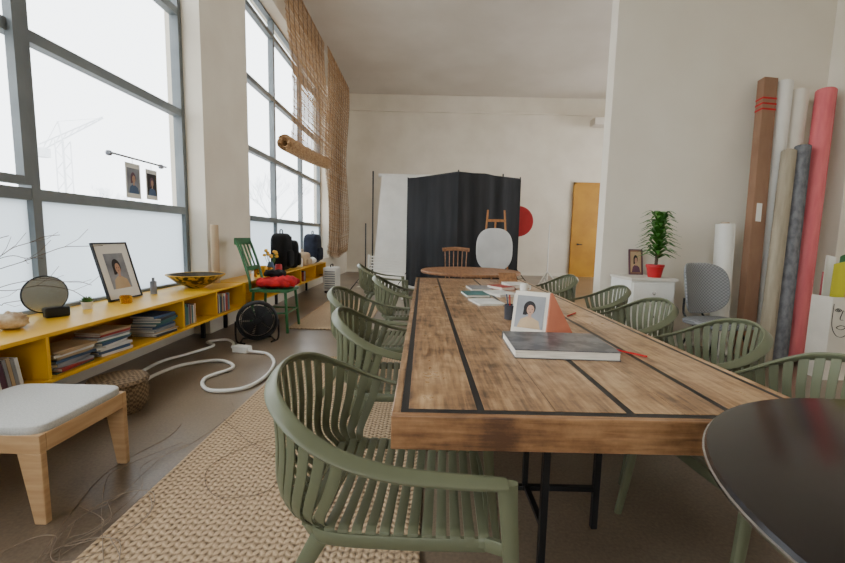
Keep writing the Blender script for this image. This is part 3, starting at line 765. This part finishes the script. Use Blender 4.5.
m=M(); m.tube(cr([(0,-.1,.54),(0,-.1,.6),(0,.1,.6),(0,.1,.54)],4),.012); m.obj('handle',BLACK,e,smooth=True)
for sx in(-1,1): M().b2((sx*.1-.02,-.18,0),(sx*.1+.02,.18,.045)).obj('foot',BLACK,e)

# ---------------------------------------------------------------- reed blinds
def blind(y0,y1,z0,z1,x,label,rollp=None,sag=0,rise=0):
    e=thing('reed_blind',label,'blind',(x,(y0+y1)/2,z0))
    h=(y1-y0)/2; rr=random.Random(int(y0*10)); m=M(); z=0
    while z<z1-z0:
        ye=h
        if z<rise: ye=-h+2*h*(z/rise)**.8
        if ye>-h+.2:
            bx=.05*math.sin(z*1.7)
            dz=lambda q: -sag*math.sin(math.pi*min(1,max(0,(q+h)/(2*h))))*math.exp(-z*.9)
            ys=[-h+rr.uniform(-.035,.035)+.05*math.sin(z*2.3),-h*.5 if ye>0 else (-h+ye)/2,0 if ye>0 else ye*.5-h*.5+.01,ye+rr.uniform(-.03,.03)]
            ys=sorted(ys)
            m.sweep([(bx+rr.uniform(-.006,.006),q,z+dz(q)+rr.uniform(-.003,.003)) for q in ys],(0,0,1),rr.uniform(.005,.0095),.004,n=4)
        z+=.024
    m.obj('reed_screen',REED,e)
    m=M(); y=-h+.12
    while y<h:
        zb0=0 if rise==0 else rise*((y+h)/(2*h))**1.25
        m.tube([(.05*math.sin(q*1.7)+.005,y,q) for q in [zb0+(z1-z0-zb0)*i/8 for i in range(9)]],.006,n=4); y+=.3
    m.obj('threads',TWIG,e)
    if rollp:
        ya,za,yb,zb_=rollp; yc=(y0+y1)/2; m=M(); pts=[]
        for k in range(0,90):
            a=k*.24; r=.045+.10*k/90
            pts.append((r*math.cos(a),r*math.sin(a)))
        m.grid(lambda u,v:(pts[int(round(u*89))][0],ya-yc+(yb-ya)*v+.03*math.sin(u*40),pts[int(round(u*89))][1]+za-z0+(zb_-za)*v-.03*math.sin(v*math.pi)),89,8)
        m.obj('rolled_bottom',REED,e,solid=.012,smooth=True)
blind(7.55,10.35,2.85,5.78,-2.42,'half-lowered reed blind rolled up at its bottom',rollp=(7.25,2.80,10.3,2.98),rise=.12)
blind(10.45,13.3,.75,5.78,-2.45,'long natural reed blind hanging against the wall',sag=.15)

# ---------------------------------------------------------------- photo backdrop area
def stand(loc,h,label,top=None,mat=BLACK,name='light_stand'):
    e=thing(name,label,'stand',loc)
    M().cyl((0,0,.1),(0,0,h),.014).obj('pole',mat,e,smooth=True)
    for k in range(3):
        a=math.radians(90+120*k); m=M(); m.cyl((0,0,.5),(.42*math.cos(a),.42*math.sin(a),.01),.01); m.cyl((0,0,.2),(.21*math.cos(a),.21*math.sin(a),.255),.006); m.obj('leg',mat,e,smooth=True)
    return e
def curtain(path,h,mat,label,name,amp=.05,freq=14):
    P=[V(p) for p in path]; tl=sum((b-a).length for a,b in zip(P,P[1:]))
    e=thing(name,label,'backdrop',(0,0,0))
    def fn(u,v):
        d=u*tl
        for a,b in zip(P,P[1:]):
            l=(b-a).length
            if d<=l+1e-6: p=a.lerp(b,d/l); n=V((-(b-a).y,(b-a).x,0)).normalized(); break
            d-=l
        k=amp*(.3+.7*(1-v)); o=math.sin(u*tl*freq+2*math.sin(u*tl*2.1))+.5*math.sin(u*tl*freq*2.3+1+v)
        return p+n*o*k+V((0,0,.03+v*(h-.03)-.05*abs(math.sin(u*tl*1.3))*v))
    m=M(); m.grid(fn,200,12); m.obj('fabric',mat,e,smooth=True)
    m=M(); m.tube([p+V((0,.04,h-.03)) for p in P],.018); m.obj('crossbar',BLACK,e,smooth=True)
    for i,p in enumerate(P):
        m=M(); m.cyl(p+V((0,.06,0)),p+V((0,.06,h+.02)),.015); 
        for k in range(3):
            a=math.radians(30+120*k); m.cyl(p+V((0,.06,.35)),p+V((.25*math.cos(a),.06+.25*math.sin(a),.01)),.01)
        m.obj('support_stand',BLACK,e,smooth=True)
BLKF2=pm('black_backdrop_cloth',(26,26,29),(15,15,17),scale=3,stretch=(3,3,.5),rough=.8,bump=.3)
curtain([(-.41,10.2,0),(.72,8.9,0),(2.24,9.75,0)],2.66,BLKF2,'black fabric backdrop draped over an angled frame','fabric_backdrop',amp=.03,freq=8)
e=thing('paper_backdrop','wide white paper backdrop sweeping onto the floor','backdrop',(0,11.3,0))
def sweepfn(u,v):
    x=-1.35+3.25*u
    if v>.4: return (x+.2*(1-u)*(v-.4)/.6,0,.5+2.35*(v-.4)/.6)
    a=v/.4
    if a<.35: return (x-.25*(1-u)*(1-a/.35),-.55-1.0*(1-a/.35),.012)
    t=(a-.35)/.65*math.pi/2
    return (x,-.55+.55*math.sin(t),.012+.488*(1-math.cos(t)))
m=M(); m.grid(sweepfn,4,40); m.obj('paper_sheet',PAPER,e,smooth='all')
m=M(); m.cyl((-1.25,.05,2.87),(2.1,.05,2.87),.05); m.obj('paper_roll',PAPER,e,smooth=True)
for x in(-1.4,2.12):
    m=M(); m.cyl((x,.05,0),(x,.05,2.98),.02)
    for k in range(3):
        a=math.radians(90+120*k); m.cyl((x,.05,.5),(x+.3*math.cos(a),.05+.3*math.sin(a),.01),.012)
    m.obj('support_stand',BLACK,e,smooth=True)
e=stand((2.36,10.4,0),1.3,'black light stand holding a red disc reflector'); 
m=M(); m.lathe([(0,-.01),(.37,-.01),(.38,0),(.37,.01),(0,.01)],c=(0,-.03,1.68),rot=(math.pi/2,0,0),n=48); m.obj('reflector_disc',REDP,e,smooth=True)
stand((2.95,9.7,0),1.6,'slim white light stand beside the backdrop',mat=WHITE)
stand((-1.22,8.7,0),1.5,'black light stand beside white bench')
e=thing('slatted_bench','white slatted metal bench near the backdrop','bench',(-.75,8.2,0))
m=M()
for k in range(9): m.b2((-.38,-.19+.045*k,.42),(.38,-.16+.045*k,.44))
m.obj('seat',WHITE,e,bevel=.003)
m=M()
for k in range(6): m.b2((-.38,.2,.5+.06*k),(.38,.22,.53+.06*k))
m.b2((-.38,.19,.42),(-.35,.23,.86)); m.b2((.35,.19,.42),(.38,.23,.86)); m.obj('backrest',WHITE,e,bevel=.003)
for sx in(-1,1):
    for sy in(-1,1): M().b2((sx*.35-.02,sy*.17-.02,0),(sx*.35+.02,sy*.17+.02,.42)).obj('leg',WHITE,e,bevel=.003)
# easel
e=thing('easel','wooden easel with H-shaped top','easel',(1.48,8.4,0))
for sx in(-1,1): M().sweep([(sx*.3,-.05,0),(sx*.17,.12,1.82)],(1,0,0),.02,.015,n=4).obj('front_leg',PINE,e)
m=M(); m.b2((-.2,.07,1.58),(.2,.1,1.63)); m.obj('crossbar',PINE,e)
m=M(); m.b2((-.32,-.06,.56),(.32,.02,.60)); m.obj('ledge',PINE,e)
M().sweep([(0,.14,1.6),(0,.45,0)],(1,0,0),.02,.015,n=4).obj('rear_leg',PINE,e)
m=M()
m.sup((0,0,0),(.74,.86,.03),e=.75,n=48)
tag(m.obj('oval_board',OFFW,loc=(1.44,8.33,1.02),rot=(math.radians(85),0,0),smooth=True),'pale grey rounded board resting on the wooden easel','board')
e=thing('wooden_chair','reddish wooden chair with spindle back','chair',(.6,7.3,0),math.radians(0))
M().sup((0,0,.45),(.44,.42,.035),e=.3,n=28).obj('seat',OAK,e,smooth=True)
m=M()
for k in range(6): m.tube([(-.18+.072*k,.18,.46),(-.2+.08*k,.24,1.0)],.009)
m.sweep(cr([(-.25,.23,1.02),(0,.26,1.04),(.25,.23,1.02)],5),(0,0,1),.035,.012); m.obj('backrest',OAK,e,smooth=True)
for sx in(-1,1):
    for sy in(-1,1): M().cyl((sx*.17,sy*.16,.44),(sx*.22,sy*.21,0),.018,.013).obj('leg',OAK,e,smooth=True)

# ---------------------------------------------------------------- things on the main table
book(.34,.44,.038,COVER,(.62,1.84,.7505),(0,0,math.radians(88)),'thick dark grey patterned hardcover art book on plank table',name='book')
m=M(); m.sweep([(-.09,0,.004),(.08,0,.004)],(0,1,0),[.004,.004],[.004,.004],n=6); m.mi=1; m.sweep([(.08,0,.004),(.095,0,.004)],(0,1,0),[.004,.001],[.004,.001],n=6)
tag(m.obj('pencil',[REDC,PINE],loc=(.92,1.80,.7505),rot=(0,0,2.3)),'red pencil lying beside the art book','pencil')
e=thing('photo_stand','folded card photo stand with portrait and wooden side','photo frame',(.62,2.2,.7505),math.radians(-30)); e.scale=(.92,.92,.92)
m=M(); m.hexa([(-.12,-.09,0),(.08,-.09,0),(.08,-.085,0),(-.12,-.085,0)],[(-.12,-.02,.235),(.08,-.02,.235),(.08,-.015,.235),(-.12,-.015,.235)]); m.obj('front_panel',CREAM,e)
m=M(); m.hexa([(-.12,.07,0),(.08,.07,0),(.08,.075,0),(-.12,.075,0)],[(-.12,-.014,.235),(.08,-.014,.235),(.08,-.01,.235),(-.12,-.01,.235)]); m.obj('rear_panel',PAPER,e)
m=M(); m.hexa([(.081,-.09,0),(.087,-.09,0),(.205,.06,0),(.199,.06,0)],[(.081,-.02,.235),(.087,-.02,.235),(.095,-.012,.235),(.089,-.012,.235)]); m.obj('side_support',PRO,e)
m=M(); portrait(m,.165,.19,0,bg=0,skin=1,dark=2,cloth=3); m.obj('print',[BM[5],SKIN,PRB,BM[4]],e,loc=(-.02,-.0575,.12),rot=(math.radians(-16.6),0,0),nf=False)
e=thing('pen_cup','charcoal metal pen cup holding pencils','pen holder',(.555,2.52,.7505))
m=M(); m.lathe([(0,0),(.040,0),(.042,.09),(.038,.09),(.036,.006),(0,.006)]); m.obj('cup',BM[1],e,smooth=True)
for k,mt in enumerate((YEL,REDC,BM[3],WHITE,BLACK)):
    a=k*1.7; M().cyl((.01*math.cos(a),.01*math.sin(a),.01),(.035*math.cos(a),.035*math.sin(a),.14+.008*k),.004,n=6).obj('pencil',mt,e)
zb2=.7505
for (x,y,w_,d_,t_,ci,r) in((.5,3.15,.21,.28,.012,0,.2),(.74,3.05,.18,.24,.015,4,-.3),(.46,3.55,.2,.27,.02,6,.1),(.70,3.62,.2,.28,.022,0,.4),(.93,3.45,.2,.27,.012,5,-.15),(.98,4.3,.22,.3,.03,0,.1),(.55,3.98,.2,.28,.02,5,.1),(.78,4.05,.16,.24,.03,2,.5)):
    book(w_,d_,t_,BM[ci],(x,y,zb2),(0,0,r),'%s notebook lying on the plank table'%CN[ci],'notebooks on the plank table','notebook')
m=M(); m.lathe([(0,0),(.035,0),(.038,.08),(.033,.08),(.03,.008),(0,.008)])
m.tube(cr([(.035,0,.065),(.06,0,.06),(.06,0,.025),(.034,0,.018)],4),.005)
tag(m.obj('mug',WHITE,loc=(.96,3.85,zb2),smooth=True),'white mug standing on the plank table','mug')
e=thing('table_lectern','small slanted wooden book rest','book stand',(.98,4.72,zb2))
m=M(); m.hexa([(-.1,-.09,0.012),(.1,-.09,0.012),(.1,-.07,0.012),(-.1,-.07,0.012)],[(-.1,.04,.1),(.1,.04,.1),(.1,.055,.1),(-.1,.055,.1)]); m.obj('rest_panel',OAK,e)
m=M(); m.b2((-.1,-.1,0),(.1,.08,.012)); m.obj('base',OAK,e)
m=M(); m.sweep([(-.08,0,.004),(.08,0,.004)],(0,1,0),.004,.004,n=6); tag(m.obj('pencil',REDC,loc=(1.0,2.7,zb2),rot=(0,0,.9)),'red pencil lying on the plank table','pencil')

# ---------------------------------------------------------------- white cabinet, plant
e=thing('cabinet','small plain white cabinet with three drawers','cabinet',(2.47,4.6,0))
M().b2((-.235,-.24,.04),(.235,.24,.83)).obj('body',WHITE,e,bevel=.004)
M().b2((-.25,-.26,.83),(.25,.25,.86)).obj('top_board',CREAM,e,bevel=.004)
for k in range(3):
    m=M(); m.b2((-.22,-.255,.08+.25*k),(.22,-.24,.31+.25*k)); dr=m.obj('drawer',WHITE,e,bevel=.004)
    m=M(); m.lathe([(0,0),(.014,0),(.018,.02),(0,.025)],c=(0,-.255,.2+.25*k),rot=(math.pi/2,0,0),n=16); m.obj('knob',CHROME,dr,smooth=True)
M().b2((-.22,-.22,0),(.22,.22,.04)).obj('base',BLACK,e)
e=thing('potted_plant','leafy green dracaena in glossy red pot','plant',(2.55,4.5,.86))
m=M(); m.lathe([(0,0),(.065,0),(.085,.11),(.092,.115),(.092,.14),(.08,.14),(.076,.12),(0,.12)],n=36); m.obj('pot',REDP,e,smooth=True)
m=M(); m.lathe([(0,.118),(.074,.118),(.05,.128),(0,.13)]); m.obj('soil',SOIL,e)
m=M(); m.cyl((0,0,.12),(.01,0,.55),.012,.008); m.cyl((.02,.01,.12),(.05,.03,.4),.01,.006); m.obj('stem',TWIG,e,smooth=True)
m=M(); rl=random.Random(4)
for k in range(90):
    z=.2+.42*(k/90); a=k*2.4; l=.23-.08*(k/90)+rl.uniform(-.03,.03); up=.3+.9*(k/90)
    p=V((.01,0,z)); d=V((math.cos(a),math.sin(a),0))
    q1=p+d*l*.5+V((0,0,l*.5*up+.02)); q2=p+d*l+V((0,0,l*.6*up-.03))
    m.sweep(cr([p,q1,q2],4),V((-math.sin(a),math.cos(a),0)),[.006,.016,.024,.028,.028,.025,.018,.01,.001],.0012,n=4)
m.obj('leaves',LEAF,e,smooth=True)
e=thing('framed_picture','small dark wooden picture frame leaning on wall','picture',(2.50,4.79,.86),rot=(math.radians(-10),0,0))
frame_boards(e,.16,.3,.012,BM[7],.015)
m=M(); m.b2((-.068,.006,.012),(.068,.012,.288)); m.obj('backing',KRAFT,e)
m=M(); portrait(m,.12,.24,0,bg=0,skin=1,dark=2,cloth=3); m.obj('print',[BM[4],SKIN,PRB,BM[7]],e,loc=(0,.004,.15),nf=False)

# ---------------------------------------------------------------- grey patterned chair
e=thing('shell_chair','rounded grey patterned chair with thin black legs','chair',(2.98,4.08,0),math.radians(14))
def bend(p): return (p.x,p.y-1.7*p.x*p.x,p.z)
m=M(); m.sup((0,.26,.77),(.56,.06,.54),e=.65,n=56,rot=(math.radians(-10),0,0),fn=bend); m.obj('backrest',GPAT,e,smooth='all')
m=M(); m.sup((0,-.02,.45),(.56,.5,.08),e=.55,n=48); m.obj('seat',GPAT,e,smooth='all')
for sx in(-1,1):
    m=M(); m.tube(cr([(sx*.12,.12,.43),(sx*.12,.27,.48),(sx*.12,.29,.66)],5),.011); m.obj('back_support',BLACK,e,smooth=True)
    M().tube([(sx*.14,-.14,.42),(sx*.24,-.23,0)],.011).obj('leg',BLACK,e,smooth=True)
    M().tube([(sx*.14,.12,.42),(sx*.24,.25,0)],.011).obj('leg',BLACK,e,smooth=True)

# ---------------------------------------------------------------- rolls
def roll(name,label,p0,p1,r,mat,core=True):
    p0=V(p0);p1=V(p1);d=p1-p0;l=d.length
    q=V((0,0,1)).rotation_difference(d.normalized())
    m=M(); prof=[(r*.45,0),(r,0),(r,l),(r*.45,l),(r*.45,l-.15),(0.0,l-.16)]
    m.lathe(prof,n=28,cap=False); 
    m.sweep([(r*.72,-r*.72,.0),(r*.72,-r*.72,l)],(1,1,0),.012,.004,n=4)
    if core:
        m.mi=1; m.lathe([(r*.42,-.0),(r*.45,-.0),(r*.45,l+.02),(r*.36,l+.02),(r*.36,l-.1)],n=20,cap=False)
    o=m.obj(name,[mat,KRAFTL],loc=p0,smooth=True); o.rotation_mode='XYZ'; o.rotation_euler=q.to_euler()
    return tag(o,label,'roll','material rolls leaning in the corner')
e=thing('long_box','long brown cardboard box with red tape leaning on wall','box',(3.56,4.42,0))
d=V((3.77,4.76,3.06))-V((3.56,4.42,0)); q=V((0,0,1)).rotation_difference(d.normalized()); e.rotation_euler=q.to_euler(); l=d.length
M().b2((-.075,-.05,0.02),(.075,.05,l)).obj('carton',KRAFT,e,bevel=.003)
m=M()
for z in(l-.36,l-.30,l-.24): m.b2((-.0765,-.0515,z),(.0765,.0515,z+.02))
m.obj('tape',REDC,e)
M().b2((-.04,-.0512,1.5),(.02,-.0508,1.7)).obj('paper_label',PAPER,e)
roll('paper_roll','long white paper roll leaning in the corner',(3.74,4.52,.02),(3.97,4.79,3.04),.085,PAPER)
roll('paper_roll','long cream paper roll leaning in the corner',(3.94,4.60,.02),(4.15,4.79,2.95),.09,CREAM)
roll('vinyl_roll','tall coral pink vinyl roll leaning in the corner',(3.95,4.26,.02),(4.37,4.70,2.93),.088,PINK)
roll('fabric_roll','khaki canvas roll leaning against paper rolls',(3.60,4.20,.02),(3.92,4.56,2.25),.065,KHAKI)
roll('fabric_roll','mottled grey felt roll leaning against paper rolls',(3.755,4.20,.02),(4.055,4.55,2.3),.068,FELT)
roll('paper_roll','short white paper roll standing by the wall',(3.36,4.55,.0),(3.36,4.62,1.46),.09,WHITE)

# bin with sketches
e=thing('storage_bin','beige storage bin with ink line sketches','bin',(3.86,3.82,0))
m=M(); hx,hy,h=.105,.105,.78
m.b2((-hx,-hy,0),(hx,hy,.01)); m.b2((-hx,-hy,.01),(-hx+.01,hy,h)); m.b2((hx-.01,-hy,.01),(hx,hy,h)); m.b2((-hx+.01,-hy,.01),(hx-.01,-hy+.01,h)); m.b2((-hx+.01,hy-.01,.01),(hx-.01,hy,h)); m.obj('bin_body',CREAM,e)
m=M(); y=-hy-.002
for (cx,cz) in((-.045,.66),(.045,.65)):
    m.tube(cr([(cx-.028,y,cz),(cx,y,cz+.018),(cx+.028,y,cz),(cx,y,cz-.014)],5,closed=True),.003,n=4,closed=True)
    m.tube([(cx+.008*math.cos(a),y,cz+.008*math.sin(a)) for a in [k*.524 for k in range(12)]],.003,n=4,closed=True)
m.tube(cr([(-.0,y,.66),(-.02,y,.58),(0.01,y,.57)],5),.003,n=4)
m.tube(cr([(-.045,y,.5),(-.0,y,.52),(.04,y,.5),(-.0,y,.48)],5,closed=True),.003,n=4,closed=True)
m.tube(cr([(-.092,y,.72),(-.088,y,.52),(-.03,y,.42),(.05,y,.43),(.085,y,.56),(.092,y,.74)],6),.003,n=4)
m.obj('ink_sketch',BLACK,e)
for (x,y,w_,h,mt,lb,tw) in((3.825,3.765,.13,1.08,YGREEN,'yellow-green cardboard sheet standing in the bin',.1),(3.91,3.79,.06,1.0,PRO,'orange cardboard sheet standing in the bin',-.1),(3.90,3.82,.07,1.15,DGREEN,'green cardboard sheet standing in the bin',.1),(3.82,3.845,.09,1.16,PAPER,'white paper sheet standing in the bin',-.05),(3.86,3.88,.16,1.0,PINK,'pink cardboard sheet standing in the bin',.05)):
    m=M(); m.grid(lambda u,v:((u-.5)*w_+tw*.12*v,.006*math.sin(u*4),.012+(h-.012)*v+.04*u*tw*8*v),8,4)
    tag(m.obj('cardboard_sheet',mt,loc=(x,y,0),solid=.004),lb,'cardboard','sheets standing in the bin')

# ---------------------------------------------------------------- light & camera
W=bpy.data.worlds.new('overcast'); SC.world=W; W.use_nodes=True
bg=W.node_tree.nodes['Background']; bg.inputs[0].default_value=(.95,.975,1,1); bg.inputs[1].default_value=6.3
cam=bpy.data.cameras.new('camera'); co=bpy.data.objects.new('camera',cam); COL.objects.link(co)
cam.sensor_width=36; cam.lens=410/845*36; cam.clip_start=.02; cam.clip_end=500
pitch=math.atan(45/410)
R=Matrix.Rotation(math.pi/2-pitch,4,'X')@Matrix.Rotation(.022,4,'Z')
co.matrix_world=Matrix.Translation((0,0,1.25))@R
SC.camera=co
